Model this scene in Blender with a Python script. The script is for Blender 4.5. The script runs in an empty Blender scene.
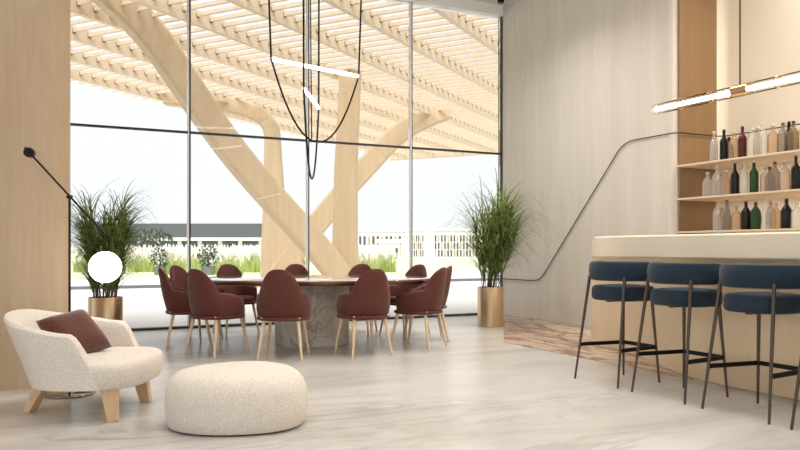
import bpy, bmesh, math, random
from mathutils import Vector, Matrix
random.seed(11)
PI = math.pi
SC = bpy.context.scene
COL = SC.collection

# ------------------------------------------------------------------ frame
# world: y runs along the right wall into the room, x along the window wall.
A = math.radians(26.49); SA, CA = math.sin(A), math.cos(A)
EYE = 1.06
def W(a, b, z=0.0):
    """room position from (metres right of the viewpoint, metres in front of it)"""
    return Vector((CA*a + SA*b, -SA*a + CA*b, z))
def heading(a, b):
    """world z rotation that turns local +y towards the direction (a right, b forward)"""
    v = W(a, b); return math.atan2(v.y, v.x) - PI/2

# ------------------------------------------------------------------ materials
def srgb(r, g, b):
    f = lambda c: (c/255/12.92 if c/255 <= .04045 else ((c/255+.055)/1.055)**2.4)
    return (f(r), f(g), f(b), 1)
def new_mat(name):
    m = bpy.data.materials.new(name); m.use_nodes = True
    nt = m.node_tree; b = nt.nodes['Principled BSDF']
    return m, nt, b
def N(nt, t, **kw):
    n = nt.nodes.new(t)
    for k, v in kw.items():
        if k in n.inputs: n.inputs[k].default_value = v
        else: setattr(n, k, v)
    return n
def coords(nt, scale=(1,1,1), rot=(0,0,0), kind='Object'):
    tc = nt.nodes.new('ShaderNodeTexCoord'); mp = nt.nodes.new('ShaderNodeMapping')
    mp.inputs['Scale'].default_value = scale; mp.inputs['Rotation'].default_value = rot
    nt.links.new(tc.outputs[kind], mp.inputs['Vector']); return mp.outputs['Vector']
def ramp(nt, fac, stops):
    r = nt.nodes.new('ShaderNodeValToRGB'); e = r.color_ramp.elements
    while len(e) < len(stops): e.new(.5)
    for i, (p, c) in enumerate(stops): e[i].position = p; e[i].color = c
    nt.links.new(fac, r.inputs['Fac']); return r.outputs['Color']
def plain(name, c, rough=.5, metal=0, spec=.5, coat=0):
    m, nt, b = new_mat(name)
    b.inputs['Base Color'].default_value = c; b.inputs['Roughness'].default_value = rough
    b.inputs['Metallic'].default_value = metal; b.inputs['Specular IOR Level'].default_value = spec
    b.inputs['Coat Weight'].default_value = coat
    return m
def fabric(name, c1, c2, scale=220, bump=.35, rough=.95, dist=.004):
    m, nt, b = new_mat(name)
    v = coords(nt, (1, 1, 1.6)); n = N(nt, 'ShaderNodeTexNoise', Scale=scale, Detail=2.0)
    nt.links.new(v, n.inputs['Vector'])
    nt.links.new(ramp(nt, n.outputs['Fac'], [(.35, c1), (.65, c2)]), b.inputs['Base Color'])
    bp = N(nt, 'ShaderNodeBump', Strength=bump, Distance=dist)
    nt.links.new(n.outputs['Fac'], bp.inputs['Height']); nt.links.new(bp.outputs['Normal'], b.inputs['Normal'])
    b.inputs['Roughness'].default_value = rough; b.inputs['Specular IOR Level'].default_value = .15
    b.inputs['Sheen Weight'].default_value = .15
    return m
def wood(name, c1, c2, scale=(6, 6, .35), rough=.45, c3=None, spec=.35, mix=.5, nscale=2.0, rot=(0,0,0)):
    m, nt, b = new_mat(name)
    v = coords(nt, scale, rot)
    n = N(nt, 'ShaderNodeTexNoise', Scale=nscale, Detail=6.0, Roughness=.6, Distortion=.6)
    nt.links.new(v, n.inputs['Vector'])
    n2 = N(nt, 'ShaderNodeTexNoise', Scale=nscale*9, Detail=3.0, Roughness=.6)
    nt.links.new(v, n2.inputs['Vector'])
    mx = N(nt, 'ShaderNodeMix', data_type='FLOAT'); mx.inputs[0].default_value = .35
    nt.links.new(n.outputs['Fac'], mx.inputs[2]); nt.links.new(n2.outputs['Fac'], mx.inputs[3])
    st = [(.32, c1), (.62, c2)] + ([(.78, c3)] if c3 else [])
    nt.links.new(ramp(nt, mx.outputs[0], st), b.inputs['Base Color'])
    b.inputs['Roughness'].default_value = rough; b.inputs['Specular IOR Level'].default_value = spec
    return m
def emit(name, c, s):
    m, nt, b = new_mat(name)
    b.inputs['Base Color'].default_value = c
    b.inputs['Emission Color'].default_value = c; b.inputs['Emission Strength'].default_value = s
    return m
def glass(name, tint=(1,1,1,1), rough=0.0, refl=1.0):
    """thin clear sheet: fresnel mix of transparency and mirror"""
    m, nt, b = new_mat(name); nt.nodes.remove(b)
    out = nt.nodes['Material Output']
    fr = N(nt, 'ShaderNodeFresnel', IOR=1.25*refl if refl != 1 else 1.25)
    tr = N(nt, 'ShaderNodeBsdfTransparent', Color=tint)
    gl = N(nt, 'ShaderNodeBsdfGlossy', Roughness=rough)
    mx = nt.nodes.new('ShaderNodeMixShader')
    nt.links.new(fr.outputs[0], mx.inputs[0]); nt.links.new(tr.outputs[0], mx.inputs[1]); nt.links.new(gl.outputs[0], mx.inputs[2])
    nt.links.new(mx.outputs[0], out.inputs['Surface'])
    return m
def marble(name, base, mid, vein, scale=1.0, rough=.28, stretch=(1,1,1), rot=(0,0,0), lo=.44, hi=.5, spec=.5, vein2=None):
    m, nt, b = new_mat(name)
    v = coords(nt, tuple(s*scale for s in stretch), rot)
    cloud = N(nt, 'ShaderNodeTexNoise', Scale=.9, Detail=7.0, Roughness=.62, Distortion=1.2)
    nt.links.new(v, cloud.inputs['Vector'])
    c0 = ramp(nt, cloud.outputs['Fac'], [(.35, mid), (.62, base)])
    vn = N(nt, 'ShaderNodeTexNoise', Scale=1.1, Detail=8.0, Roughness=.58, Distortion=2.2)
    nt.links.new(v, vn.inputs['Vector'])
    sub = N(nt, 'ShaderNodeMath', operation='SUBTRACT'); sub.inputs[1].default_value = .5
    ab = N(nt, 'ShaderNodeMath', operation='ABSOLUTE')
    nt.links.new(vn.outputs['Fac'], sub.inputs[0]); nt.links.new(sub.outputs[0], ab.inputs[0])
    k = ramp(nt, ab.outputs[0], [(0.0, (1,1,1,1)), (.035, (0,0,0,1))])
    big = N(nt, 'ShaderNodeTexNoise', Scale=.6, Detail=2.0)
    nt.links.new(v, big.inputs['Vector'])
    bk = ramp(nt, big.outputs['Fac'], [(lo, (0,0,0,1)), (hi+.15, (1,1,1,1))])
    mul = N(nt, 'ShaderNodeMath', operation='MULTIPLY')
    nt.links.new(k, mul.inputs[0]); nt.links.new(bk, mul.inputs[1])
    mx = N(nt, 'ShaderNodeMix', data_type='RGBA')
    nt.links.new(mul.outputs[0], mx.inputs[0]); nt.links.new(c0, mx.inputs[6]); mx.inputs[7].default_value = vein
    col = mx.outputs[2]
    if vein2:
        n3 = N(nt, 'ShaderNodeTexNoise', Scale=2.3, Detail=6.0, Roughness=.65, Distortion=1.8)
        nt.links.new(v, n3.inputs['Vector'])
        k3 = ramp(nt, n3.outputs['Fac'], [(.53, (0,0,0,1)), (.62, (1,1,1,1))])
        m3 = N(nt, 'ShaderNodeMix', data_type='RGBA')
        nt.links.new(k3, m3.inputs[0]); nt.links.new(col, m3.inputs[6]); m3.inputs[7].default_value = vein2
        col = m3.outputs[2]
    nt.links.new(col, b.inputs['Base Color'])
    b.inputs['Roughness'].default_value = rough; b.inputs['Specular IOR Level'].default_value = spec
    return m

M = {}
M['floor'] = marble('floor_marble', srgb(206,202,197), srgb(178,173,167), srgb(152,146,138), 1.0, .30, (.38,1.5,1), (0,0,A), .42, .52)
M['inlay'] = marble('inlay_marble', srgb(208,190,168), srgb(168,142,118), srgb(96,62,46), .8, .26, (1.5,.45,1), (0,0,.35), .3, .4, .5, srgb(146,88,64))
M['table_marble'] = marble('table_marble', srgb(222,213,201), srgb(200,188,174), srgb(168,154,140), 1.6, .3, (1,1,.7), (.3,.2,.4), .4, .5)
M['plaster'] = wood('limewash_boards', srgb(212,204,192), srgb(226,219,209), (1.6,1.6,.10), .8, srgb(218,210,199), .2, nscale=1.6)
M['oak'] = wood('maple_panel', srgb(178,154,126), srgb(194,172,144), (2.4,2.4,.22), .5, srgb(186,162,134), .3, nscale=1.3)
M['niche_wood'] = wood('niche_panel', srgb(136,107,76), srgb(148,118,86), (4,4,.3), .5, None, .3)
M['white'] = plain('ceiling_white', srgb(226,221,214), .9, spec=.2)
M['cream_wall'] = plain('cream_plaster', srgb(238,228,212), .85, spec=.2)
M['counter'] = plain('cream_lacquer', srgb(240,226,202), .32, spec=.45)
M['bar_body'] = wood('pale_bar_veneer', srgb(226,200,164), srgb(232,208,174), (3,3,.3), .38, None, .4)
M['shelf'] = plain('shelf_cream', srgb(226,208,182), .5)
M['alu_dark'] = plain('mullion_dark', srgb(52,50,48), .45, .3)
M['alu_light'] = plain('frame_white', srgb(244,244,242), .35)
M['black'] = plain('black_metal', srgb(26,23,22), .42, .6)
M['bronze'] = plain('dark_bronze', srgb(88,76,67), .35, .7)
M['brass'] = plain('brushed_brass', srgb(214,186,150), .36, 1)
M['satin_brass'] = plain('satin_brass', srgb(190,158,118), .3, 1)
M['boucle'] = fabric('cream_boucle', srgb(210,199,186), srgb(235,227,217), 120, .5, .95, .006)
M['boucle2'] = fabric('oatmeal_boucle', srgb(208,197,184), srgb(231,223,212), 110, .55, .95, .006)
M['burgundy'] = fabric('burgundy_leather', srgb(84,38,28), srgb(98,47,36), 60, .08, .62)
M['burgundy'].node_tree.nodes['Principled BSDF'].inputs['Specular IOR Level'].default_value = .35
M['velvet'] = fabric('russet_velvet', srgb(80,40,32), srgb(98,52,42), 60, .1, .9)
M['velvet'].node_tree.nodes['Principled BSDF'].inputs['Sheen Weight'].default_value = .5
M['teal'] = fabric('navy_bouclette', srgb(29,41,53), srgb(44,58,72), 150, .3, .9)
M['ash'] = wood('ash_leg', srgb(222,190,152), srgb(238,212,178), (10,10,1), .4)
M['leg_wood'] = wood('oak_leg', srgb(206,170,130), srgb(222,188,150), (10,10,1), .4)
M['table_top'] = plain('wine_lacquer', srgb(112,62,50), .07, spec=.7, coat=.6)
M['table_stone'] = plain('polished_stone', srgb(206,200,192), .06, spec=.7, coat=.5)
M['mirror_base'] = plain('chrome_base', srgb(150,144,138), .06, 1)
M['globe'] = emit('opal_globe', (1,.97,.9,1), 7.0)
M['tube'] = emit('light_tube', (1,.96,.88,1), 9.0)
M['tube_glass'] = glass('clear_tube', (1,1,1,1), .02, .92)
M['pane'] = glass('window_glass', (.985,.99,.99,1))
M['leaf'] = None
M['timber'] = wood('glulam', srgb(208,188,160), srgb(221,203,178), (3,3,3), .6, None, .2)
M['timber2'] = wood('glulam_post', srgb(192,168,134), srgb(206,184,152), (3,3,.3), .6, None, .2)
M['socket'] = plain('painted_notch_shade', srgb(146,116,84), .8)  # shade in the slat notches, put into a flat brown
M['terrace'] = plain('pale_paving', srgb(226,226,226), .85)
M['lawn'] = wood('lawn', srgb(186,198,152), srgb(220,224,196), (1,1,1), .95, srgb(232,230,214), .1, nscale=1.2)
M['kerb'] = plain('kerb_grey', srgb(120,122,124), .8)
M['soil'] = plain('dark_soil', srgb(60,46,36), .95)
M['bld_white'] = plain('white_render', srgb(228,228,228), .8)
M['bld_dark'] = plain('dark_cladding', srgb(86,90,94), .7)
M['bld_win'] = plain('dark_window', srgb(84,84,88), .3)
M['bld_tan'] = plain('tan_window', srgb(186,164,140), .5)
M['plume'] = plain('pale_plume', srgb(244,238,226), .95)
M['far_trees'] = plain('far_tree_leaf', srgb(96,104,96), .95)
def leafmat(name, c1, c2, trans=.25):
    m, nt, b = new_mat(name)
    v = coords(nt); n = N(nt, 'ShaderNodeTexNoise', Scale=14.0, Detail=2.0)
    nt.links.new(v, n.inputs['Vector'])
    c = ramp(nt, n.outputs['Fac'], [(.35, c1), (.65, c2)])
    nt.links.new(c, b.inputs['Base Color']); b.inputs['Roughness'].default_value = .55
    b.inputs['Specular IOR Level'].default_value = .3
    out = nt.nodes['Material Output']; t = nt.nodes.new('ShaderNodeBsdfTranslucent'); nt.links.new(c, t.inputs['Color'])
    mx = nt.nodes.new('ShaderNodeMixShader'); mx.inputs[0].default_value = trans
    nt.links.new(b.outputs[0], mx.inputs[1]); nt.links.new(t.outputs[0], mx.inputs[2]); nt.links.new(mx.outputs[0], out.inputs['Surface'])
    return m
M['leaf'] = leafmat('reed_leaf', srgb(92,112,56), srgb(156,170,104), .45)
M['cane'] = plain('reed_cane', srgb(112,92,60), .7)
M['meadow'] = leafmat('meadow_grass', srgb(188,202,126), srgb(222,228,164), .4)
M['shrub'] = leafmat('dark_shrub', srgb(70,78,70), srgb(112,116,108), .2)

# ------------------------------------------------------------------ mesh builder
class MB:
    def __init__(s): s.v = []; s.f = []
    def add(s, vs, fs):
        o = len(s.v); s.v += [tuple(p) for p in vs]; s.f += [tuple(o+i for i in f) for f in fs]; return s
    def box(s, x0, x1, y0, y1, z0, z1):
        v = [(x,y,z) for z in (z0,z1) for y in (y0,y1) for x in (x0,x1)]
        return s.add(v, [(0,2,3,1),(4,5,7,6),(0,1,5,4),(2,6,7,3),(0,4,6,2),(1,3,7,5)])
    def obox(s, c, ux, uy, uz, hx, hy, hz):
        c, ux, uy, uz = Vector(c), Vector(ux).normalized(), Vector(uy).normalized(), Vector(uz).normalized()
        v = [c+ux*hx*a+uy*hy*b+uz*hz*d for d in (-1,1) for b in (-1,1) for a in (-1,1)]
        return s.add(v, [(0,2,3,1),(4,5,7,6),(0,1,5,4),(2,6,7,3),(0,4,6,2),(1,3,7,5)])
    def loft(s, rings, closed=True, cap0=True, cap1=True):
        n = len(rings[0]); o = len(s.v)
        for r in rings: s.v += [tuple(p) for p in r]
        for i in range(len(rings)-1):
            for j in range(n if closed else n-1):
                k = (j+1) % n
                s.f.append((o+i*n+j, o+i*n+k, o+(i+1)*n+k, o+(i+1)*n+j))
        if closed and cap0: s.f.append(tuple(o+j for j in reversed(range(n))))
        if closed and cap1: s.f.append(tuple(o+(len(rings)-1)*n+j for j in range(n)))
        return s
    def lathe(s, prof, n=24, c=(0,0,0)):
        rings = [[(c[0]+r*math.cos(2*PI*j/n), c[1]+r*math.sin(2*PI*j/n), c[2]+z) for j in range(n)] for r, z in prof]
        return s.loft(rings)
    def tube(s, pts, r, n=8, r1=None, cap=True):
        P = [Vector(p) for p in pts]; m = len(P)
        t0 = (P[1]-P[0]).normalized()
        up = Vector((0,0,1)) if abs(t0.z) < .9 else Vector((1,0,0))
        a = t0.cross(up).normalized(); rings = []
        for i in range(m):
            t = ((P[min(i+1,m-1)]-P[i]).normalized() + (P[i]-P[max(i-1,0)]).normalized()).normalized()
            a = (a - t*a.dot(t)).normalized(); b = t.cross(a)
            rr = r if r1 is None else r + (r1-r)*i/(m-1)
            rings.append([P[i] + a*rr*math.cos(2*PI*j/n) + b*rr*math.sin(2*PI*j/n) for j in range(n)])
        return s.loft(rings, True, cap, cap)
    def prism(s, poly, z0, z1):
        return s.loft([[(x,y,z0) for x,y in poly], [(x,y,z1) for x,y in poly]])
    def sphere(s, c, r, nu=24, nv=14, sz=1):
        prof = [(max(r*math.sin(PI*i/nv), 1e-4), -r*sz*math.cos(PI*i/nv)) for i in range(nv+1)]
        return s.lathe(prof, nu, c)
    def build(s, name, mat, parent=None, smooth=False, bevel=0, subsurf=0, seg=2):
        me = bpy.data.meshes.new(name); me.from_pydata(s.v, [], s.f)
        bm = bmesh.new(); bm.from_mesh(me)
        bmesh.ops.recalc_face_normals(bm, faces=bm.faces[:]); bm.to_mesh(me); bm.free()
        me.materials.append(mat)
        if smooth:
            me.polygons.foreach_set('use_smooth', [True]*len(me.polygons))
        o = bpy.data.objects.new(name, me); COL.objects.link(o)
        if parent: o.parent = parent
        if bevel:
            b = o.modifiers.new('Bevel', 'BEVEL'); b.width = bevel; b.segments = seg; b.limit_method = 'ANGLE'
        if subsurf:
            b = o.modifiers.new('Subsurf', 'SUBSURF'); b.levels = b.render_levels = subsurf
        if smooth and not subsurf:
            try: me.set_sharp_from_angle(angle=math.radians(40))
            except Exception: pass
        return o
def tag(o, label, cat, group=None, kind=None):
    o['label'] = label; o['category'] = cat
    if group: o['group'] = group
    if kind: o['kind'] = kind
    return o
def thing(name, label, cat, loc=(0,0,0), rz=0, group=None):
    o = bpy.data.objects.new(name, None); COL.objects.link(o); o.location = loc; o.rotation_euler = (0,0,rz)
    o.empty_display_size = .1
    return tag(o, label, cat, group)
def struct(o): o['kind'] = 'structure'; return o
def kids(o): return [c for c in bpy.data.objects if c.parent is o]
def dup(root, loc, rz, label, group=None):
    r = root.copy(); COL.objects.link(r); r.location = loc; r.rotation_euler = (0,0,rz); r['label'] = label
    if group: r['group'] = group
    for ch in kids(root):
        c = ch.copy(); COL.objects.link(c); c.parent = r
        for g in kids(ch):
            d = g.copy(); COL.objects.link(d); d.parent = c
    return r
def sell(a, b, n, k, p=2.0, c=(0,0), rot=0):
    """superellipse outline"""
    out = []
    for j in range(n):
        t = 2*PI*j/n; ct, st = math.cos(t), math.sin(t)
        x = a*math.copysign(abs(ct)**(2/p), ct); y = b*math.copysign(abs(st)**(2/p), st)
        out.append((c[0]+x*math.cos(rot)-y*math.sin(rot), c[1]+x*math.sin(rot)+y*math.cos(rot)))
    return out
def smoothstep(a, b, x):
    t = max(0, min(1, (x-a)/(b-a))); return t*t*(3-2*t)

# ================================================================== SETTING
CEIL = 5.09; WIN_Y = 10.3; WX = 7.0
struct(MB().box(-7, 9.2, -5, WIN_Y+.12, -.2, 0).build('floor', M['floor']))
struct(MB().prism([(7.0,10.24),(4.86,7.08),(4.84,4.1),(5.3,4.1),(7.0,7.4)], -.1, .003).build('floor_inlay', M['inlay']))
struct(MB().box(-7, 9.2, -5, WIN_Y+.2, CEIL, CEIL+.3).build('ceiling', M['white']))
# left wall, rounded free end
pl = [(-7,6.33)]
for i in range(9):
    t = -PI/2 + i/8*PI/2; pl.append((.29-.16+.16*math.cos(t), 6.33+.16+.16*math.sin(t)))
pl += [(.29,6.74),(-7,6.74)]
struct(MB().prism(pl, 0, CEIL).build('wall_left', M['oak'], smooth=True))
# right wall with rounded edge into the niche
NY = 6.585
pr = [(7.0,WIN_Y+.05)]
for i in range(9):
    t = PI + i/8*PI/2; pr.append((7.0+.10+.10*math.cos(t), NY+.10+.10*math.sin(t)))
pr += [(8.2,NY),(8.2,WIN_Y+.05)]
struct(MB().prism(pr, 0, CEIL).build('wall_right', M['plaster'], smooth=True))
NB = 7.80
struct(MB().box(7.06, NB+.2, NY-.03, NY-.001, .0, CEIL).build('wall_niche', M['niche_wood'], bevel=.008))
t_ = [(NB-.10+.10*math.sin(i/8*PI/2), NY-.03-.10+.10*math.cos(i/8*PI/2)) for i in range(9)]
struct(MB().prism(t_+[(NB+.02, NY-.031)], 0, CEIL).build('trim_1', M['cream_wall'], smooth=True))
struct(MB().box(NB, NB+.3, -5, NY-.04, 0, CEIL).build('wall_back', M['cream_wall']))

# window wall: bays between mullions 1.69 m apart
mx0 = [.24+1.692*i for i in range(-2,5)]
TR = 2.655
for i in range(6):
    x0, x1 = mx0[i], mx0[i+1]
    m = MB()
    m.box(x0-.008, x0+.018, WIN_Y-.035, WIN_Y+.035, 0.03, 4.92)
    if i == 5: m.box(x1-.025, x1-.001, WIN_Y-.06, WIN_Y+.04, 0.03, 4.92)
    m.box(x0+.018, x1-(.025 if i == 5 else .014), WIN_Y-.03, WIN_Y+.03, TR-.014, TR+.014)
    w = struct(m.build('window_%d' % (i+1), M['alu_dark']))
    h = MB().box(x0-.018, x1-.018, WIN_Y-.1, WIN_Y+.1, 4.92, CEIL-.001).build('head', M['alu_light'], w)
    s = MB().box(x0-.018, x1-.018, WIN_Y-.06, WIN_Y+.06, 0.002, .03).build('sill', M['alu_dark'], w)
    r = MB().box(x0-.022, x0-.0085, WIN_Y-.055, WIN_Y+.02, .03, 4.92).build('cover_strip', M['alu_light'], w)
    for z0, z1 in ((.03, TR-.014), (TR+.014, 4.92)):
        MB().box(x0+.019, x1-.026, WIN_Y-.012, WIN_Y+.012, z0, z1).build('pane', M['pane'], w)

# ================================================================== BAR
def bar():
    t = thing('bar_counter', 'long cream bar counter with a rounded end, below the bottle shelves', 'bar counter', (4.84,3.0,0))
    L = lambda pts: [(x-4.84, y-3.0) for x, y in pts]
    body = [(4.84,0.2),(4.84,3.6),(4.85,4.05),(4.92,4.45),(5.05,4.78),(5.22,5.1),(5.42,5.55),(5.62,6.2),(5.72,6.6),
            (5.85,6.75),(6.0,6.6),(5.9,6.1),(5.6,5.2),(5.4,4.3),(5.4,.2)]
    MB().prism(L(body), .004, .99).build('body', M['bar_body'], t, smooth=True)
    top = [(4.5,.2),(4.5,4.90)]
    for i in range(1, 9):
        a = i/8; 
        # rounded nose
        p0, p1, p2 = Vector((4.5,4.90)), Vector((4.5,5.20)), Vector((4.78,5.47))
        q = p0*(1-a)**2 + p1*2*a*(1-a) + p2*a*a; top.append((q.x, q.y))
    top += [(5.3,6.05),(5.75,6.62),(5.95,6.75),(6.12,6.6),(6.0,6.1),(5.7,5.2),(5.5,4.3),(5.5,.2)]
    MB().prism(L(top), .995, 1.18).build('countertop', M['counter'], t, smooth=True, bevel=.012)
bar()

def shelf(z, label):
    MBs = MB().box(7.005, NB-.002, 1.0, NY-.032, z, z+.022)
    return tag(MBs.build('wall_shelf', M['shelf'], bevel=.003), label, 'shelf', 'shelves in the bar niche')
SH = [2.062, 1.662, 1.262]
shelf(SH[0], 'topmost cream shelf of bottles in the bar niche')
shelf(SH[1], 'middle cream shelf of bottles in the bar niche')
shelf(SH[2], 'lowest cream shelf of bottles, just above the bar counter')

# bottles
def tinted(name, c, rough=.03):
    m = glass(name, c, rough); nt = m.node_tree; out = nt.nodes['Material Output']; l0 = out.inputs['Surface'].links[0].from_socket
    df = N(nt, 'ShaderNodeBsdfDiffuse', Color=tuple(min(1, v*1.05) for v in c[:3])+(1,)); mx = nt.nodes.new('ShaderNodeMixShader'); mx.inputs[0].default_value = .22
    nt.links.new(l0, mx.inputs[1]); nt.links.new(df.outputs[0], mx.inputs[2]); nt.links.new(mx.outputs[0], out.inputs['Surface'])
    m.node_tree.nodes['Fresnel'].inputs['IOR'].default_value = 1.3; return m
def bglass(name, c, rough=.08, trans=.0, alpha=None):
    m, nt, b = new_mat(name)
    b.inputs['Base Color'].default_value = c; b.inputs['Roughness'].default_value = rough
    b.inputs['Transmission Weight'].default_value = trans; b.inputs['IOR'].default_value = 1.35
    return m
BG = {'clear': tinted('clear_glass', (.95,.94,.92,1)), 'black': bglass('black_glass', srgb(30,24,20), .1),
      'green': tinted('green_glass', (.11,.24,.11,1)), 'amber': tinted('amber_glass', (.86,.72,.56,1)),
      'red': bglass('red_glass', srgb(84,36,30), .12), 'smoke': tinted('smoke_glass', (.6,.55,.5,1)),
      'rose': tinted('rose_glass', (.84,.74,.66,1)), 'olive': tinted('olive_glass', (.58,.48,.32,1))}
M['cork'] = plain('pale_stopper', srgb(216,204,190), .4)
M['cap_dark'] = plain('dark_cap', srgb(50,42,38), .4)
PROF = {
 'slim':  [(.001,0),(.043,.002),(.047,.012),(.047,.205),(.043,.23),(.022,.262),(.0165,.28),(.0155,.318),(.018,.32),(.018,.332),(.001,.333)],
 'wide':  [(.001,0),(.051,.002),(.055,.014),(.055,.175),(.051,.20),(.03,.235),(.018,.25),(.0165,.285),(.019,.287),(.019,.297),(.001,.298)],
 'squat': [(.001,0),(.052,.002),(.056,.014),(.056,.155),(.051,.182),(.03,.21),(.018,.222),(.017,.255),(.02,.257),(.02,.268),(.001,.269)],
 'cone':  [(.001,0),(.052,.002),(.054,.012),(.046,.14),(.03,.235),(.018,.27),(.0155,.315),(.0185,.317),(.0185,.328),(.001,.329)]}
CAPS = {'slim': (.327, .0165, .026), 'wide': (.292, .0175, .024), 'squat': (.263, .0185, .026), 'cone': (.323, .017, .02)}
protos = {}
ORD = ['first','second','third','fourth','fifth','sixth','seventh','eighth','ninth','tenth','eleventh','twelfth','thirteenth','fourteenth']
CN = {'clear':'clear glass','black':'black glass','green':'dark green glass','amber':'pale amber','red':'dark red','smoke':'smoky grey','rose':'pinkish','olive':'olive brown'}
SN = {'slim':'slim bottle','wide':'broad bottle','squat':'squat bottle','cone':'tapering bottle'}
def bottle(shape, colr, loc, label, group):
    k = (shape, colr)
    if k not in protos:
        t = thing('bottle', label, 'bottle', loc, 0, group)
        MB().lathe(PROF[shape], 16).build('glass_body', BG[colr], t, smooth=True)
        z, r, h = CAPS[shape]
        MB().lathe([(.001,z),(r,z+.001),(r,z+h-.003),(r*.8,z+h),(.001,z+h+.0005)], 12).build('stopper', M['cork'] if colr in ('clear','amber','rose','green') else M['cap_dark'], t, smooth=True)
        protos[k] = t
    else: dup(protos[k], loc, 0, label, group)
ROWS = [
 [(714,'slim','clear'),(724,'slim','black'),(734,'wide','amber'),(742.5,'slim','red'),(752,'wide','clear'),(763,'slim','clear'),(773,'wide','amber'),(783,'wide','smoke'),(793.5,'wide','olive'),(804,'slim','clear')],
 [(707.5,'squat','clear'),(716.5,'slim','clear'),(726,'squat','amber'),(735,'slim','black'),(744,'slim','clear'),(754,'slim','green'),(765.5,'squat','rose'),(775,'wide','smoke'),(785,'wide','rose'),(796,'slim','black')],
 [(717,'slim','clear'),(727,'cone','smoke'),(736.5,'squat','amber'),(746,'wide','black'),(755.7,'wide','green'),(766,'cone','clear'),(776,'squat','amber'),(786.5,'wide','black'),(797,'squat','clear')]]
EXTRA = [[(729,'squat','black'),(757.5,'slim','rose'),(789,'slim','black')], [(721.5,'squat','rose'),(770,'squat','olive')], [(722,'squat','amber'),(771,'wide','rose')]]
SHN = ['top','middle','lowest']
def on_x(px, x):
    u = (px-400)/742.5; t = x/(CA*u+SA); return t*(CA-SA*u)
for r in range(3):
    row = sorted(ROWS[r]); g = 'bottles on the %s shelf' % SHN[r]
    for i, (px, s, c) in enumerate(row):
        bottle(s, c, (7.10, on_x(px, 7.10), SH[r]+.0222), '%s %s, %s from the left in front on the %s shelf' % (CN[c], SN[s], ORD[i], SHN[r]), g)
    for i, (px, s, c) in enumerate(EXTRA[r]):
        bottle(s, c, (7.27, on_x(px, 7.27), SH[r]+.0222), '%s %s, half hidden in the rear line of the %s shelf, %s there' % (CN[c], SN[s], SHN[r], ORD[i]), g)

# wall rail light
def rail():
    x = WX-.018; z1 = 2.48
    pts = [(x,10.0,.585),(x,9.42,.585)]
    def corner(p0, p1, p2, n=6):
        p0, p1, p2 = Vector(p0), Vector(p1), Vector(p2)
        return [tuple(p0*(1-a)**2+p1*2*a*(1-a)+p2*a*a) for a in [i/n for i in range(n+1)]]
    a, b = Vector((x,9.22,.585)), Vector((x,7.42,z1))
    d = (b-a).normalized()
    pts = [(x,10.25,.585)] + corner(a+Vector((0,.16,0)), a, a+d*.16) + corner(b-d*.18, b, b+Vector((0,-.2,0)))
    pts += [(x,6.75,z1)] + corner((x,6.66,z1), (x,6.53,z1), (7.10,6.53,z1)) + [(7.4,6.53,z1)] + corner((7.6,6.53,z1), (7.77,6.53,z1), (7.77,6.38,z1)) + [(7.77,1.2,z1)]
    o = MB().tube(pts, .0068, 8).build('wall_rail', M['black'], smooth=True)
    tag(o, 'thin black rail bent across the pale wall up to the bottle shelves', 'wall rail')
rail()

# bar pendant
def bar_pendant():
    c = Vector((5.2, on_x(740,5.2), 0)); z = 2.365
    t = thing('tube_pendant', 'long glowing glass tube pendant hanging over the bar on a thin cord', 'pendant light', (c.x, c.y, z))
    y1 = on_x(654, 5.2)-c.y; y0 = -2.2
    sl = .0
    MB().tube([(0,y0,0),(0,y1-.02,0)], .019, 12).build('light_tube', M['tube'], t, smooth=True)
    MB().tube([(0,y0,0),(0,y1,0)], .047, 18, cap=False).build('glass_tube', M['tube_glass'], t, smooth=True)
    MB().tube([(0,-.09,0),(0,.06,0)], .05, 18).build('sleeve', M['satin_brass'], t, smooth=True)
    MB().tube([(0,0,.05),(0,0,CEIL-z)], .007, 8).build('cord', M['bronze'], t, smooth=True)
    for y in (.3,.62,.9,-.34,-.62,-.95,-1.3):
        m = MB(); m.tube([(.046*math.cos(a),y,.046*math.sin(a)) for a in [2*PI*i/20 for i in range(21)]], .004, 6)
        m.build('ring', M['satin_brass'], t, smooth=True)
    MB().tube([(0,y1-.02,0),(0,y1,0)], .0475, 18).build('end_cap', M['tube_glass'], t, smooth=True)
bar_pendant()

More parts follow.
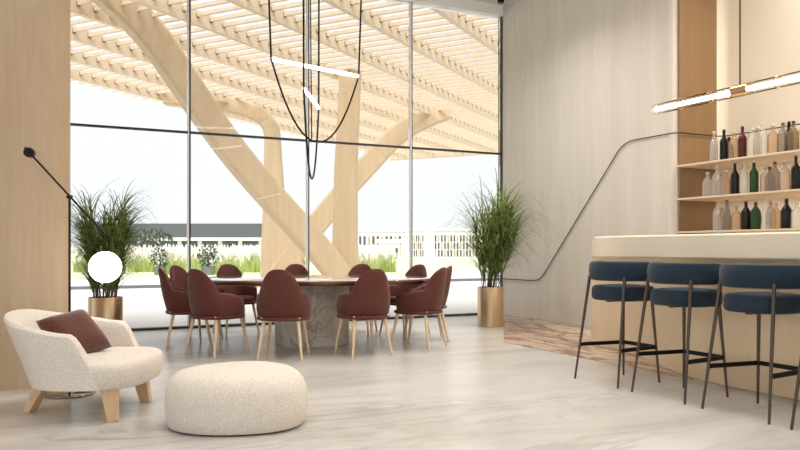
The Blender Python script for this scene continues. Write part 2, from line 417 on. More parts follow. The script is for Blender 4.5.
# ================================================================== BAR STOOLS
def make_stool(loc, label):
    # local +x faces the bar
    t = thing('bar_stool', label, 'bar stool', loc, 0, 'bar stools along the counter')
    # seat pad
    pts = []; n = 40
    rings = []
    for z, k in ((.675,.90),(.685,.97),(.70,1.0),(.75,1.0),(.772,.97),(.783,.9),(.788,.72),(.79,.35)):
        rings.append([(x*k, y*k, z) for x, y in sell(.215,.225,n,0,3.0)])
    rings = [[(x+.045, y, .672+(z-.675)*1.08-.016) for x, y, z in r] for r in rings]
    MB().loft(rings).build('seat', M['teal'], t, smooth=True)
    # backrest band, open to the front
    rings = []
    n = 33
    for i in range(n):
        a = PI - math.radians(112) + math.radians(224)*i/(n-1)
        e = min(i, n-1-i); s = min(1, .35+.65*math.sqrt(min(1, e/2.5)))
        cx, cy = .225*math.cos(a), .25*math.sin(a)
        nrm = Vector((cx/.225**2, cy/.25**2, 0)).normalized(); cx += .055
        cz = .893
        ring = []
        for j in range(12):
            b = 2*PI*j/12; cb, sb = math.cos(b), math.sin(b)
            w = .04*s*math.copysign(abs(cb)**.7, cb); h = .078*s*math.copysign(abs(sb)**.7, sb)
            ring.append((cx+nrm.x*w - .02*(sb*0), cy+nrm.y*w, cz+h))
        rings.append(ring)
    MB().loft(rings).build('backrest', M['teal'], t, smooth=True)
    FX = .24; FY = {-1: .25, 1: .20}
    def legpt(sx, sy, z, ztop, xt, yt):
        k = z/ztop; return Vector((sx*FX+(sx*xt-sx*FX)*k, sy*FY[sx]+(sy*yt-sy*FY[sx])*k, z))
    tops = {-1: (.85, .125, .20), 1: (.665, .20, .16)}
    for sx in (-1, 1):
        zt, xt, yt = tops[sx]
        for sy in (-1, 1):
            MB().tube([legpt(sx,sy,0,zt,xt,yt), legpt(sx,sy,zt,zt,xt,yt)], .0085, 10, .0135).build('leg', M['bronze'], t, smooth=True)
    zb = .285
    P = {(sx,sy): legpt(sx,sy,zb,*tops[sx]) for sx in (-1,1) for sy in (-1,1)}
    for a, b, nm in (((-1,1),(1,1),'side_bar'), ((-1,-1),(1,-1),'side_bar'), ((1,1),(1,-1),'foot_bar')):
        p, q = P[a], P[b]; d = (q-p).normalized()
        MB().obox((p+q)/2, d, d.cross(Vector((0,0,1))), (0,0,1), (q-p).length/2, .006, .015).build(nm, M['black'], t)
    MB().box(-.12,.20,-.012,.012,.644,.657).build('seat_rail', M['bronze'], t)
    return t
LS = ['navy bar stool farthest along the bar, nearest the tall grass in the brass pot',
      'navy bar stool in the middle of the three fully shown ones',
      'navy bar stool nearest the viewer of the three fully shown ones, at the right edge',
      'bar stool mostly out of the picture, one dark leg at the right edge']
st0 = make_stool((4.258,4.583,0), LS[0])
for i in (1,2,3): dup(st0, (4.258,4.583-.648*i,0), 0, LS[i])

# ================================================================== ARMCHAIR
def armchair():
    o = W(-2.0,4.92)
    t = thing('armchair', 'cream bouclé lounge armchair with a wraparound back beside the oak wall', 'armchair', o, -A)
    t['label'] = 'cream textured lounge armchair with a wraparound back by the wood wall'
    # seat body
    def plan(k, n=48):
        out = []
        for x, y in sell(.365,.44,n,0,2.9):
            if x < 0: x *= 1.0; y *= 1-.12*smoothstep(0,-.4,x)*0 - .18*(abs(x)/.40)**2
            out.append((x*k+.012+.012*(1-k), y*k))
        return out
    rings = []
    for z, k in ((.195,.88),(.202,.94),(.22,.97),(.28,.99),(.32,1.0),(.352,.985),(.368,.94),(.374,.8),(.378,.5),(.379,.2)):
        rings.append([(x,y,z) for x, y in plan(k)])
    MB().loft(rings).build('seat', M['boucle'], t, smooth=True)
    # shell
    n = 61; rings = []; TH = math.radians(118)
    for i in range(n):
        th = -TH + 2*TH*i/(n-1); q = abs(th)/TH
        c, s = math.cos(th), math.sin(th)
        p = 2.5
        bx = -.355*math.copysign(abs(c)**(2/p), c); by = .455*math.copysign(abs(s)**(2/p), s)
        if c < 0: bx = .0 + .36*(abs(c)/math.cos(PI-TH)) * .47
        top = .665 - .075*smoothstep(.0,.62,q) - .04*smoothstep(.5,.8,q) - .23*smoothstep(.76,1.0,q)
        lean = .205*max(0,c)**.8; leany = .0 + .02*abs(s)
        nx, ny = -(c if c > 0 else 0), s
        l = math.hypot(nx, ny); nx /= l; ny /= l
        ring = []
        z0 = .205
        zr = lambda k: z0 + (top-z0)*k
        thick = .085
        def P(off, k):
            z = zr(k); kk = ((z-z0)/.44)**1.15
            return (bx - lean*kk + nx*off, by + math.copysign(leany*kk, s)*min(1,abs(s)*3) + ny*off, z)
        for off, k in ((-.01,0),(.0,.02),(.002,.3),(.002,.6),(.002,.85),(-.004,.95),(-.02,.99),(-.04,1.0),(-.062,.985),(-.078,.94),(-.085,.8),(-.085,.5),(-.085,.3),(-.06,.03)):
            ring.append(P(off, k))
        rings.append(ring)
    MB().loft(rings).build('backrest', M['boucle'], t, smooth=True)
    def leg(x, y, xt, yt, w0, w1, d, ang):
        rings = []
        for z, k in ((0,0),(.205,1)):
            cx, cy = x+(xt-x)*k, y+(yt-y)*k; w = w1+(w0-w1)*k
            u = Vector((math.cos(ang), math.sin(ang))); v = Vector((-u.y, u.x))
            rings.append([(cx+u.x*a*w/2+v.x*b*d/2, cy+u.y*a*w/2+v.y*b*d/2, z) for a, b in ((-1,-1),(1,-1),(1,1),(-1,1))])
        MB().loft(rings).build('leg', M['leg_wood'], t, bevel=.004)
    leg(.225,-.325,.205,-.33,.105,.06,.05,.12)
    leg(.225,.27,.18,.27,.11,.07,.05,-.1)
    leg(-.425,-.06,-.315,-.09,.12,.055,.06,-.5)
armchair()
def pillow():
    e1 = Vector((.2,.36,.06)).normalized(); e2 = Vector((.27,-.13,-.29)); e2 = (e2 - e1*e2.dot(e1)).normalized()
    nr = e1.cross(e2).normalized()
    if nr.z < 0: nr = -nr
    n = 20; S = .18
    m = MB(); V = []
    for sgn in (1,-1):
        for i in range(n+1):
            for j in range(n+1):
                u, v = -1+2*i/n, -1+2*j/n
                pin = 1 - .07*(1-u*u)*abs(v)**3 ; pin2 = 1 - .07*(1-v*v)*abs(u)**3
                h = .085*((1-u**4)*(1-v**4))**.55
                V.append(e1*(u*S*pin2) + e2*(v*S*pin) + nr*(sgn*h))
    F = []
    for s_ in (0,1):
        o = s_*(n+1)**2
        for i in range(n):
            for j in range(n):
                a = o+i*(n+1)+j; F.append((a,a+1,a+n+2,a+n+1) if s_ else (a,a+n+1,a+n+2,a+1))
    m.add(V, F)
    ob = m.build('throw_pillow', M['velvet'], smooth=True)
    bm = bmesh.new(); bm.from_mesh(ob.data); bmesh.ops.remove_doubles(bm, verts=bm.verts[:], dist=1e-4); bm.to_mesh(ob.data); bm.free()
    ob.location = W(-2.16,4.93,.50); ob.rotation_euler = (0,0,-A)
    tag(ob, 'square russet velvet pillow leaning in the cream armchair', 'pillow')
pillow()
def ottoman():
    rings = []; n = 64
    for z, k in ((.006,.90),(.012,.95),(.03,.975),(.10,.998),(.17,1.0),(.225,.985),(.27,.945),(.30,.885),(.322,.80),(.334,.68),(.341,.5),(.345,.28),(.346,.08)):
        r = []
        for x, y in sell(.425,.385,n,0,2.25):
            y *= 1 + .12*(x/.425); 
            r.append((x*k - .02*(1-k), y*k + .05*(1-k), z))
        rings.append(r)
    o = MB().loft(rings).build('ottoman', M['boucle2'], smooth=True)
    m = MB()
    o.location = W(-1.0,4.56); o.rotation_euler = (0,0,-A+math.radians(17))
    tag(o, 'low rounded oatmeal pouf standing on the marble floor in front of the armchair', 'ottoman')
    # vertical seam, front
    j = 44
    pts = [Vector(r[j]) for r in rings[2:11]]
    pts = [p + Vector((p.x,p.y,0)).normalized()*.001 for p in pts]
    MB().tube(pts, .0035, 6).build('seam', M['boucle'], o, smooth=True)
    MB().loft([[(x*.88,y*.88*(1+.12*x/.44),z) for x, y in sell(.44,.385,48,0,2.25)] for z in (0,.012)]).build('plinth', M['black'], o)
ottoman()

# ================================================================== FLOOR LAMP
def floor_lamp():
    o = W(-2.425,5.45)
    t = thing('floor_lamp', 'tall black floor lamp with a slanting arm and glowing white globe', 'floor lamp', o, -A)
    MB().lathe([(.001,0),(.175,.0),(.18,.004),(.18,.014),(.175,.018),(.001,.019)], 48).build('base', M['mirror_base'], t, smooth=True)
    J = Vector((0,0,1.45))
    MB().tube([(0,0,.018),J], .0085, 10).build('stem', M['black'], t, smooth=True)
    k = 5.45/742.5
    E0 = Vector((-47*k, .03, 1.45+50*k)); E1 = Vector((38*k, -.025, 1.45-39*k))
    MB().tube([E0, E1], .0075, 10).build('arm', M['black'], t, smooth=True)
    KN = E0 + (E1-E0)*.06
    d = Vector((.25,-1,0)).normalized()
    MB().tube([KN-d*.035, KN+d*.035], .036, 20).build('counterweight', M['black'], t, smooth=True, bevel=.004)
    MB().tube([J+Vector((0,-.02,0)), J+Vector((0,.02,0))], .016, 12).build('joint', M['black'], t, smooth=True)
    G = Vector((37*k, -.025, 1.06-17*k))
    MB().tube([E1, Vector((G.x,G.y,G.z+.12))], .006, 8).build('hanger', M['black'], t, smooth=True)
    gl = MB().sphere(G, .114, 32, 18).build('globe', M['globe'], t, smooth=True)
    MB().tube([G+Vector((0,0,.108)), G+Vector((0,0,.13))], .026, 16).build('globe_cap', M['black'], gl, smooth=True)
floor_lamp()

# ================================================================== DINING TABLE
def table():
    o = W(-1.0,8.45)
    t = thing('dining_table', 'oval wine-red dining table on a thick marble pedestal, ringed by burgundy chairs', 'table', o, -A+math.radians(4))
    rings = []
    for z, k in ((.690,.955),(.700,.985),(.722,1.0),(.736,1.0),(.742,.996)):
        rings.append([(x*k, y*k, z) for x, y in sell(1.36,.94,96,0,2.15)])
    MB().loft(rings).build('edge_band', M['table_top'], t, smooth=True)
    MB().loft([[(x*k, y*k, z) for x, y in sell(1.36,.94,96,0,2.15)] for z, k in ((.7421,.985),(.745,.984),(.746,.98))]).build('tabletop', M['table_stone'], t, smooth=True)
    rings = [[(x*k, y*k, z) for x, y in sell(.42,.32,64,0,2.3)] for z, k in ((0,.98),(.01,1.0),(.68,1.0),(.69,.99))]
    MB().loft(rings).build('pedestal', M['table_marble'], t, smooth=True)
table()

def make_chair(loc, rz, label):
    # local +y is the way the sitter faces
    t = thing('dining_chair', label, 'chair', loc, rz, 'burgundy chairs around the oval table')
    n = 81; rings = []; TH = math.radians(128)
    for i in range(n):
        th = -TH + 2*TH*i/(n-1); q = abs(th)
        s, c = math.sin(th), math.cos(th)
        p = 2.25
        bx = .255*math.copysign(abs(s)**(2/p), s); by = -.235*math.copysign(abs(c)**(2/p), c)
        d = math.degrees(q)
        w = smoothstep(30, 72, d)
        dome = .60 + .275*max(0, 1-(abs(s)/.80)**2.4)**.5 if c > 0 else 0
        arm = .632 - .05*smoothstep(55,128,d)
        top = .5*(dome+arm+math.sqrt((dome-arm)**2+.0012))
        z0 = .405
        nx, ny = s, -c
        lean = .085*max(0,c)
        ring = []
        def P(off, k):
            z = z0+(top-z0)*k; kk = (z-z0)/.46
            wx = 1.0 - .10*max(0, kk-.45)/.55*(1 if c > 0 else 0)   # narrows towards the top
            return ((bx+nx*off)*wx + 0, by+ny*off - lean*kk, z)
        for off, k in ((-.012,0),(0,.03),(.012,.3),(.012,.6),(.008,.9),(.002,.965),(-.01,1.0),(-.022,.985),(-.03,.93),(-.034,.6),(-.034,.3),(-.03,.03)):
            ring.append(P(off, k))
        rings.append(ring)
    sh = MB().loft(rings).build('shell', M['burgundy'], t, smooth=True)
    def pl_(k): return [(x*k, y*k) for x, y in sell(.262,.25,44,0,2.5)]
    MB().loft([[(x,y,z) for x, y in pl_(k)] for z, k in ((.372,.90),(.378,.97),(.392,1.0),(.404,.985),(.408,.95))]).build('seat_base', M['burgundy'], t, smooth=True)
    MB().loft([[(x,y+.01,z) for x, y in pl_(k)] for z, k in ((.409,.84),(.43,.86),(.455,.85),(.468,.8),(.474,.62),(.476,.3))]).build('seat', M['burgundy'], t, smooth=True)
    for sx in (-1,1):
        for sy in (-1,1):
            MB().tube([(sx*.215,sy*.235,0),(sx*.165,sy*.165,.376)], .0105, 10, .0185).build('leg', M['ash'], t, smooth=True)
    for sx in (-1,1):
        MB().sphere((sx*.185,-.195,.402), .011, 10, 6).build('stud', M['brass'], sh, smooth=True)
    return t
CH = [((-1.15,7.36),(0.02,1),'burgundy dining chair seen straight from behind, nearest the pouf'),
 ((-1.85,7.53),(.56,.83),'burgundy dining chair at the front left of the table, turned half right'),
 ((-.375,7.55),(-.45,.89),'burgundy dining chair in front, turned half left, covering the right of the marble pedestal'),
 ((.2,8.1),(-.88,.47),'burgundy dining chair at the right front curve of the table, seen half from the side'),
 ((-2.30,8.1),(.96,.28),'burgundy dining chair at the left end of the table, outermost on that side'),
 ((-2.44,8.86),(.93,-.37),'burgundy dining chair at the left rear, behind the outermost left chair'),
 ((.30,8.8),(-1,-.12),'burgundy dining chair at the right end of the table, outermost on that side'),
 ((-2.10,9.5),(.55,-.83),'burgundy dining chair on the window side, leftmost of the four facing the viewer'),
 ((-1.34,9.56),(.15,-1),'burgundy dining chair on the window side, second from left of the four facing the viewer'),
 ((-.56,9.54),(-.2,-1),'burgundy dining chair on the window side, third from left of the four facing the viewer'),
 ((.06,9.36),(-.65,-.76),'burgundy dining chair on the window side, rightmost of the four facing the viewer')]
c0 = None
for (a, b), (fa, fb), lb in CH:
    if c0 is None: c0 = make_chair(W(a,b), heading(fa,fb), lb)
    else: dup(c0, W(a,b), heading(fa,fb), lb)

# ================================================================== TABLE PENDANT
def pendant():
    o = W(-.945,8.45)
    t = thing('loop_pendant', 'hanging light of black cable loops and glowing bars above the dining table', 'pendant light', (o.x,o.y,0), -A)
    top = CEIL
    # loop of cable across the view, slanting away to the right
    d1 = Vector((.748,.663,0)); d1.normalize()
    hw = .605
    def loop(cx, cy, d, hw, hwt, zb, zs, n=28, p=2.0):
        pts = []
        c = Vector((cx,cy,0))
        pts.append(c-d*hwt+Vector((0,0,top)))
        for i in range(n+1):
            a = PI*i/n
            ss = -math.cos(a)
            pts.append(c + d*hw*ss + Vector((0,0, zs-(zs-zb)*(1-abs(ss)**2.1))))
        pts.append(c+d*hwt+Vector((0,0,top)))
        return pts
    L1 = loop(0,0,d1,hw,hw*1.13,2.29,3.14)
    MB().tube(L1, .011, 8).build('loop', M['black'], t, smooth=True)
    d2 = Vector((.035,1,0)).normalized()
    L2 = loop(-.06,0,d2,.55,.58,1.87,2.78)
    MB().tube(L2, .011, 8).build('loop', M['black'], t, smooth=True)
    b1 = [Vector((0,0,3.13))-d1*hw*.98, Vector((0,0,3.13))+d1*hw*.98]
    MB().tube(b1, .020, 12).build('light_bar', M['tube'], t, smooth=True)
    b2 = [Vector((-.06,0,2.78))-d2*.54, Vector((-.06,0,2.78))+d2*.54]
    MB().tube(b2, .018, 12).build('light_bar', M['tube'], t, smooth=True)
    MB().tube([(-.085,0,top),(-.06,0,2.3)], .007, 8).build('cord', M['black'], t, smooth=True)
    MB().lathe([(.001,top-.03),(.07,top-.03),(.07,top-.001),(.001,top-.0005)], 24).build('canopy_plate', M['black'], t, smooth=True)
pendant()
d = W(1.646,12.0)
tag(MB().lathe([(.001,-.1),(.05,-.1),(.055,-.09),(.055,0),(.001,.0005)], 20).build('spot_light', M['black']), 'small black ceiling spot at the corner above the window', 'spot light').location = (6.7,9.85,CEIL-.001)

# ================================================================== POTTED GRASSES
def blade(m, p, yaw, L, w, lift, droop, seg=6):
    P = Vector(p); d = Vector((math.cos(yaw), math.sin(yaw), 0)); sd = Vector((-d.y, d.x, 0))
    el = lift; rings = []
    step = L/seg
    for i in range(seg+1):
        k = i/seg; ww = w*(1-k**1.6)*.5 + .0006
        rings.append((P - sd*ww, P + sd*ww))
        P = P + (d*math.cos(el) + Vector((0,0,1))*math.sin(el))*step
        el -= droop/seg*(.5+k)
    o = len(m.v)
    for a, b in rings: m.v += [tuple(a), tuple(b)]
    for i in range(seg): m.f.append((o+2*i, o+2*i+1, o+2*i+3, o+2*i+2))
def potted(loc, label, H, R, seed, nb=1150, lean=(0,0)):
    random.seed(seed)
    t = thing('grass_planter', label, 'potted plant', loc)
    MB().lathe([(.001,0),(.176,.0),(.181,.004),(.181,.54),(.178,.545),(.170,.545),(.168,.50),(.001,.499)], 48).build('pot', M['brass'], t, smooth=True)
    MB().lathe([(.001,.4995),(.166,.4995),(.166,.508),(.001,.512)], 24).build('soil', M['soil'], t)
    f = MB(); st = MB()
    canes = []
    for i in range(30):
        a = random.uniform(0, 2*PI); r = .125*math.sqrt(random.random())
        x, y = r*math.cos(a), r*math.sin(a)
        h = random.uniform(.42,.80)*H
        q = random.uniform(1.3,2.6)
        lx, ly = x*q+random.uniform(-.05,.05), y*q+random.uniform(-.05,.05); lx += lean[0]; ly += lean[1]
        MBp = [(x,y,.505),((x+lx)/2,(y+ly)/2,.505+h*.5),(lx,ly,.505+h)]
        st.tube(MBp, .006, 5, .003)
        canes.append((Vector(MBp[0]), Vector(MBp[1]), Vector(MBp[2])))
    for i in range(nb):
        c = random.choice(canes); k = .12+.88*random.random()**.8
        p = c[0]*(1-k)**2 + c[1]*2*k*(1-k) + c[2]*k*k
        yaw = random.uniform(0, 2*PI)
        if random.random() < .6: yaw = math.atan2(p.y, p.x) + random.uniform(-1,1)
        L = random.uniform(.26,.56)*R/.44
        blade(f, p, yaw, L, random.uniform(.009,.016), random.uniform(.8,1.45), random.uniform(1.0,3.0), 7)
    for i in range(110):
        c = random.choice(canes); k = random.uniform(.3,1)
        p = c[0]*(1-k) + c[2]*k
        blade(f, p, random.uniform(0,2*PI), random.uniform(.5,.78)*R/.44, .008, random.uniform(.6,1.25), random.uniform(1.8,3.2), 9)
    st.build('cane', M['cane'], t, smooth=True)
    f.build('foliage', M['leaf'], t)
potted(W(-3.228,8.14), 'tall arching grass in a brass pot behind the glowing globe lamp', 1.22, .56, 17)
potted(W(1.262,10.36), 'tall arching grass in a brass pot in the corner of window and pale wall', 1.46, .76, 9, 1250, (.13,-.06))

# ================================================================== OUTSIDE
struct(MB().box(-30, 60, WIN_Y+.13, 22.0, -.25, -.02).build('terrace', M['terrace']))
struct(MB().box(-60, 120, 22.0, 22.35, -.25, .06).build('kerb', M['kerb']))
struct(MB().box(-120, 220, 22.35, 31, -.3, -.05).build('path', M['terrace']))
struct(MB().box(-120, 220, 31, 300, -.3, -.05).build('lawn', M['lawn']))

# --- timber canopy
ZC = 5.22
RD = Vector((.456,.89)); RN = Vector((.89,-.456))     # along / across the rafters, viewer frame
def CW(s, n, z): 
    p = RD*s + RN*n; return W(p.x, p.y, z)
def canopy():
    o = CW(18,-10,0)
    t = thing('timber_canopy', 'large slatted timber canopy over the terrace beyond the windows', 'canopy', (o.x,o.y,0))
    d = (CW(1,0,0)-CW(0,0,0)).normalized(); nn = (CW(0,1,0)-CW(0,0,0)).normalized(); up = Vector((0,0,1))
    offs = [-2.45,-3.88] + [-5.32-1.43*k for k in range(8)]
    # stay beyond the glass: find the near end of each rafter
    def s_min(n):
        # world y of point = WIN_Y+.4
        s = 0
        while CW(s, n, 0).y < WIN_Y+.45: s += .02
        return s
    S1 = 30.5
    SZ = ZC+.175
    for n in offs:
        s0 = s_min(n)
        c = (CW(s0,n,ZC+.13)+CW(S1,n,ZC+.13))/2 - Vector((o.x,o.y,0))
        rf = MB().obox(c, d, nn, up, (S1-s0)/2, .05, .13).build('rafter', M['timber'], t)
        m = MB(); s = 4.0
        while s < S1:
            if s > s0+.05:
                m.obox(CW(s,n+.056,SZ-.012)-Vector((o.x,o.y,0)), d, nn, up, .038, .006, .040)  # thin brown box painting the shade where a slat meets the rafter
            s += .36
        m.build('notch_shades', M['socket'], rf)
    s = 4.0; 
    while s < S1:
        n0, n1 = -16.2, -1.6
        # clip at the glass
        n = n0
        while n < n1 and CW(s, n, 0).y > WIN_Y+.45: n += .02
        a, b = n0, n
        if b-a > .5:
            c = (CW(s,a,SZ)+CW(s,b,SZ))/2 - Vector((o.x,o.y,0))
            MB().obox(c, nn, d, up, (b-a)/2, .030, .034).build('slat', M['timber'], t)
        s += .36
    c = (CW(S1,-16,ZC+.13)+CW(S1,-2,ZC+.13))/2 - Vector((o.x,o.y,0))
    MB().obox(c, nn, d, up, 7.1, .06, .14).build('edge_beam', M['timber'], t)
canopy()

def sweep(m, path, w, h, side, n=12):
    """rounded rectangular beam along a path; side = horizontal normal of the bending plane"""
    P = [Vector(p) for p in path]; sd = Vector(side).normalized(); rings = []
    for i, p in enumerate(P):
        tg = (P[min(i+1,len(P)-1)]-P[max(i-1,0)]).normalized(); up = sd.cross(tg).normalized()
        hh = h[i] if isinstance(h, (list,tuple)) else h; ww = w[i] if isinstance(w, (list,tuple)) else w
        ring = []
        for x, y in ((-1,-.8),(-.8,-1),(.8,-1),(1,-.8),(1,.8),(.8,1),(-.8,1),(-1,.8)):
            ring.append(p + sd*x*ww/2 + up*y*hh/2)
        rings.append(ring)
    m.loft(rings)
def bez(pts, n=14):
    out = []; k = len(pts)-1
    for i in range(n+1):
        t = i/n; q = [Vector(p) for p in pts]
        for r in range(k): q = [q[j]*(1-t)+q[j+1]*t for j in range(len(q)-1)]
        out.append(q[0])
    return out
def cam(px, py, d): return W((px-400)/742.5*d, d, EYE+(250-py)/742.5*d)
def trees():
    b2 = W(-1.30,17.9)
    t = thing('timber_column', 'near timber tree column with one upright and a broad beam slanting up to the left', 'column', b2, 0, 'timber tree columns under the canopy')
    rel = lambda pts: [Vector(p)-b2 for p in pts]
    side_v = W(.86,.51)     # across
    sweepm = MB(); sweep(sweepm, rel([W(-1.30,17.9,-.03), W(-1.32,17.9,1.2), W(-1.30,17.9,3), W(-1.19,17.9,5.36)]), [.68,.6,.54,.5], .45, W(1,0)); sweepm.build('upright', M['timber2'], t)
    base = W(-1.18,17.6,-.03)
    path = [cam(356,300,17.6), cam(338,270,17.4), cam(300,228,16.9), cam(249,173,16.1), cam(222,138,15.6), cam(195,98,15.0), cam(172,64,14.5), cam(153,35,13.9), cam(128,8,13.3), cam(104,-14,12.8), cam(78,-34,12.4)]
    path = [p for p in path]
    sm = []
    for i in range(len(path)-1):
        for k in (0,.5): sm.append(path[i]*(1-k)+path[i+1]*k)
    sm.append(path[-1])
    for _ in range(3): sm = [sm[0]] + [(sm[i-1]+sm[i]*2+sm[i+1])/4 for i in range(1,len(sm)-1)] + [sm[-1]]
    dirh = (sm[-1]-sm[0]); sd = Vector((-dirh.y, dirh.x, 0))
    m = MB(); sweep(m, rel(sm), .24, .64, sd); m.build('branch', M['timber2'], t)
    b1 = W(-3.62,21.6)
    t = thing('timber_column', 'far timber tree column behind the slanting beam, its branch rising to the right', 'column', b1, 0, 'timber tree columns under the canopy')
    rel1 = lambda pts: [Vector(p)-b1 for p in pts]
    up = [W(-3.32,21.6,-.03), W(-3.50,21.6,1.0), W(-3.66,21.6,2.4), W(-3.70,21.6,4.2)] + bez([W(-3.70,21.6,4.3), W(-3.70,21.6,5.15), W(-4.6,21.2,5.22), W(-6.5,20.6,5.3)], 8)
    wd = [1.5,1.05,.6,.44] + [.44]*9
    m = MB(); sweep(m, rel1(up), .40, wd, W(0,1)); m.build('upright', M['timber2'], t)
    br = [cam(262,296,21.6), cam(285,266,21.6), cam(312,230,21.7), cam(345,190,22.0), cam(378,154,22.4)] + bez([cam(380,152,22.4), cam(397,131,22.6), cam(418,120,22.9), cam(446,110,23.2)], 8)
    m = MB(); sweep(m, rel1(br), .42, .62, W(-.2,1)); m.build('branch', M['timber2'], t)
trees()

# --- planting bed
def clump(loc, label, seed, H=.85, R=.36, plume=True, sc=(1,1,1)):
    random.seed(seed)
    t = thing('meadow_tuft', label, 'grass tuft', loc, 0, 'grass tufts in the bed outside'); t.scale = sc
    f = MB()
    for i in range(420):
        a = random.uniform(0,2*PI); r = R*2.2*math.sqrt(random.random())
        blade(f, (r*math.cos(a), r*math.sin(a)*.5, 0), random.uniform(0,2*PI), random.uniform(.6,1.15)*H, .035, random.uniform(1.2,1.55), random.uniform(.1,1.0), 4)
    f.build('foliage', M['meadow'], t)
    if plume:
        p = MB()
        for i in range(70):
            a = random.uniform(0,2*PI); r = R*2.2*math.sqrt(random.random())
            x, y = r*math.cos(a), r*math.sin(a)*.5; h = H*random.uniform(.85,1.35)
            dx = random.uniform(-.12,.12)
            p.lathe([(.004,0),(.045,.08),(.06,.2),(.035,.36),(.003,.48)], 5, (x+dx,y,h-.2))
        p.build('plumes', M['plume'], t)
    return t
CL = [(90,'first'),(116,'second'),(142,'third'),(174,'fourth'),(196,'fifth'),(228,'sixth'),(252,'seventh'),(276,'eighth'),(300,'ninth'),(362,'tenth'),(384,'eleventh')]
tuft = None
for i, (px, o_) in enumerate(CL):
    p = cam(px, 250, 34.6 if i % 2 else 37.2); p.z = -.05
    lb = 'yellow-green grass tuft with pale plumes outside, %s from the left in the bed' % o_
    if tuft is None: tuft = clump(p, lb, 3)
    else: dup(tuft, p, i*1.3, lb)
def shrub(px, py, d, label, s, seed):
    random.seed(seed)
    p = cam(px, 250, d); p.z = -.05
    t = thing('dark_shrub', label, 'shrub', p)
    f = MB()
    for i in range(320):
        v = Vector((random.gauss(0,1),random.gauss(0,1),random.gauss(0,1))).normalized()*random.random()**.4
        c = Vector((v.x*s*.5, v.y*s*.45, s*(.75+.5*v.z)))
        blade(f, c, random.uniform(0,2*PI), .16*s, .09*s, random.uniform(-.4,1.2), .8, 2)
    f.build('foliage', M['shrub'], t)
    MB().lathe([(.001,0),(.24*s,0),(.30*s,.38*s),(.27*s,.38*s),(.25*s,.34*s),(.001,.33*s)], 20).build('pot', M['kerb'], t, smooth=True)
    MB().tube([(0,0,.3*s),(.02,0,s*.6),(0,.02,s*.9)], .04*s, 6, .015*s).build('stem', M['cane'], t)
shrub(160, 0, 33, 'dark potted shrub outside, just left of the first window mullion', .95, 21)
shrub(208, 0, 33, 'dark potted shrub outside, seen above the front left dining chair', 1.05, 22)
shrub(330, 0, 38, 'dark potted shrub outside, behind the near timber column', 1.1, 23)

# --- far buildings
def dark_building():
    o = cam(225, 250, 95); o.z = -.1
    t = thing('long_building', 'long low dark building far outside behind the plumed grass', 'building', o, -A)
    L = 18
    MB().box(-L,5.9,0,12,2.75,4.55).build('roof', M['bld_dark'], t)
    MB().box(-L,5.9,-.3,12,2.35,2.75).build('fascia', M['bld_white'], t)
    MB().box(-L+.4,5.5,.6,11.5,0,2.35).build('wall', M['bld_dark'], t)
    for i in range(9):
        x = -L+1.4+i*2.6
        MB().box(x,x+.5,.4,.6,0,2.35).build('pillar', M['bld_white'], t)
dark_building()
def wall_far():
    o = cam(200, 250, 60); o.z = -.1
    m = MB().box(-26,14,0,.5,0,1.35)
    ob = m.build('garden_wall', M['bld_white'], bevel=.03); ob.location = o; ob.rotation_euler = (0,0,-A)
    tag(ob, 'low white garden wall far outside behind the grass bed', 'wall')
wall_far()
def white_block_windows(t, x0, x1, ytop, d, wins, wx0, wx1, rows):
    k = d/742.5; zt = EYE+(250-ytop)*k+.1; cx = (x0+x1)/2
    for i in range(wins):
        px = wx0+(wx1-wx0)*(i+.5)/wins
        x = (px-cx)*k; w = (wx1-wx0)/wins*k*.26
        for r in range(rows):
            z0 = .35+(zt-.75)*r/rows; z1 = .35+(zt-.75)*(r+.86)/rows
            MB().box(x-w,x+w,-.06,.1,z0,z1).build('window', M['bld_win'] if (i+r)%3 else M['bld_tan'], t)
def white_block(x0, x1, ytop, ybot, d, wins, label, wx0, wx1, rows, base=0):
    """wins = number of window bays"""
    k = d/742.5
    o = cam((x0+x1)/2, 250, d); o.z = -.1
    t = thing('white_building', label, 'building', o, -A)
    zb, zt = 0, EYE+(250-ytop)*k+.1
    hw = (x1-x0)/2*k
    MB().box(-hw,hw,0,12,zb,zt).build('wall', M['bld_white'], t)
    MB().box(-hw-.15,hw+.15,-.15,12.1,zt,zt+.35).build('parapet', M['bld_white'], t)
    white_block_windows(t, x0, x1, ytop, d, wins, wx0, wx1, rows)
    return t
t = white_block(405, 505, 231, 262, 92, 14, 'white building with rows of narrow windows far outside, beside the tall grass', 434, 478, 3)
white_block_windows(t, 405, 505, 231, 92, 6, 411, 424, 3)
white_block(352, 404, 232, 262, 110, 10, 'pale block with dark windows far outside, right of the near timber column', 358, 402, 2)
t = white_block(378, 400, 243, 264, 70, 4, 'small dark-windowed kiosk far outside in front of the pale block', 380, 399, 2)

# --- trees far left
def far_tree(px, d, s, label, seed):
    random.seed(seed); p = cam(px,250,d); p.z = -.05
    t = thing('far_tree', label, 'tree', p)
    f = MB()
    for i in range(260):
        v = Vector((random.gauss(0,1),random.gauss(0,1),random.gauss(0,1))).normalized()*random.random()**.4
        blade(f, Vector((v.x*s*1.3, v.y*s*.8, s*(1.3+.55*v.z))), random.uniform(0,2*PI), .3*s, .16*s, random.uniform(-.4,1.2), .8, 2)
    f.build('foliage', M['far_trees'], t)
    MB().tube([(0,0,0),(.05,0,s*.8),(0,.02,s*1.3)], .08*s, 6, .03*s).build('trunk', M['cane'], t)
far_tree(152, 75, 1.7, 'dark bushy tree far outside to the left of the long dark building', 31)
far_tree(128, 78, 1.8, 'dark bushy tree far outside seen through the left potted grass', 32)

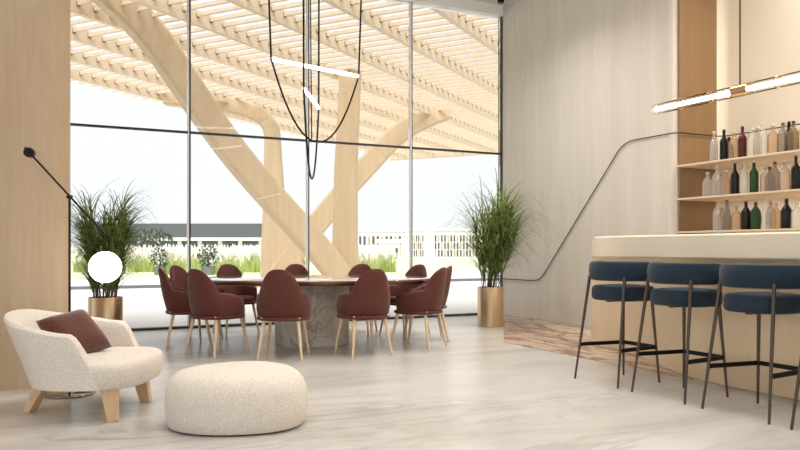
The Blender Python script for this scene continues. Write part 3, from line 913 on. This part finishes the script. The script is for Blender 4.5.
# ================================================================== LIGHT
w = bpy.data.worlds.new('World'); SC.world = w; w.use_nodes = True
bg = w.node_tree.nodes['Background']
bg.inputs['Color'].default_value = (.95,.975,1,1); bg.inputs['Strength'].default_value = 1.08
sun = bpy.data.lights.new('sun', 'SUN'); sun.energy = 4.5; sun.angle = math.radians(45); sun.color = (1,.96,.9)
so = bpy.data.objects.new('sun', sun); COL.objects.link(so)
so.rotation_euler = Vector((.35,.75,-1.35)).to_track_quat('-Z','Y').to_euler()
def lamp(x, y, z, e, size=.5, col=(1,.965,.925), spread=115, nm='ceiling_fill'):  # unseen fill light, added at ceiling height to brighten the interior
    l = bpy.data.lights.new(nm, 'AREA'); l.shape = 'DISK'; l.size = size; l.energy = e; l.color = col; l.spread = math.radians(spread)
    o = bpy.data.objects.new(nm, l); COL.objects.link(o); o.location = (x,y,z); return o
for x in (-1.5,1.5,4.0):
    for y in (-.5,2.2,4.9): lamp(x, y, CEIL-.02, {-1.5: 12, 1.5: 20, 4.0: 24}[x])
for x in (2.5,5.6):
    lamp(x, 8.0, CEIL-.02, 14)
for y in (8.4,6.4): lamp(4.7, y, CEIL-.02, 34, .4, (1,.96,.91), 138)  # added fill that brightens the plaster wall
for y in (4.6,2.6): lamp(7.4, y, CEIL-.02, 58, .3, (1,.92,.80), 150)

for z in SH:
    l = bpy.data.lights.new('shelf_light', 'AREA'); l.shape = 'RECTANGLE'; l.size = .03; l.size_y = 5.0; l.energy = 8; l.color = (1,.94,.85)
    o = bpy.data.objects.new('shelf_light', l); COL.objects.link(o); o.location = (7.55, 3.9, z-.004)

# ================================================================== CAMERA
cd = bpy.data.cameras.new('camera'); cd.sensor_width = 36; cd.lens = 742.5/800*36; cd.shift_y = 25/800
cd.clip_end = 600
co = bpy.data.objects.new('camera', cd); COL.objects.link(co)
co.location = (0,0,EYE); co.rotation_euler = (PI/2, 0, -A)
SC.camera = co
SC.view_settings.view_transform = 'Standard'; SC.view_settings.look = 'None'
SC.view_settings.exposure = 0.0; SC.view_settings.gamma = 1
SC.view_settings.use_curve_mapping = False
SC.cycles.use_denoising = True
SC.cycles.max_bounces = 10; SC.cycles.transparent_max_bounces = 16
SC.cycles.sample_clamp_indirect = 6
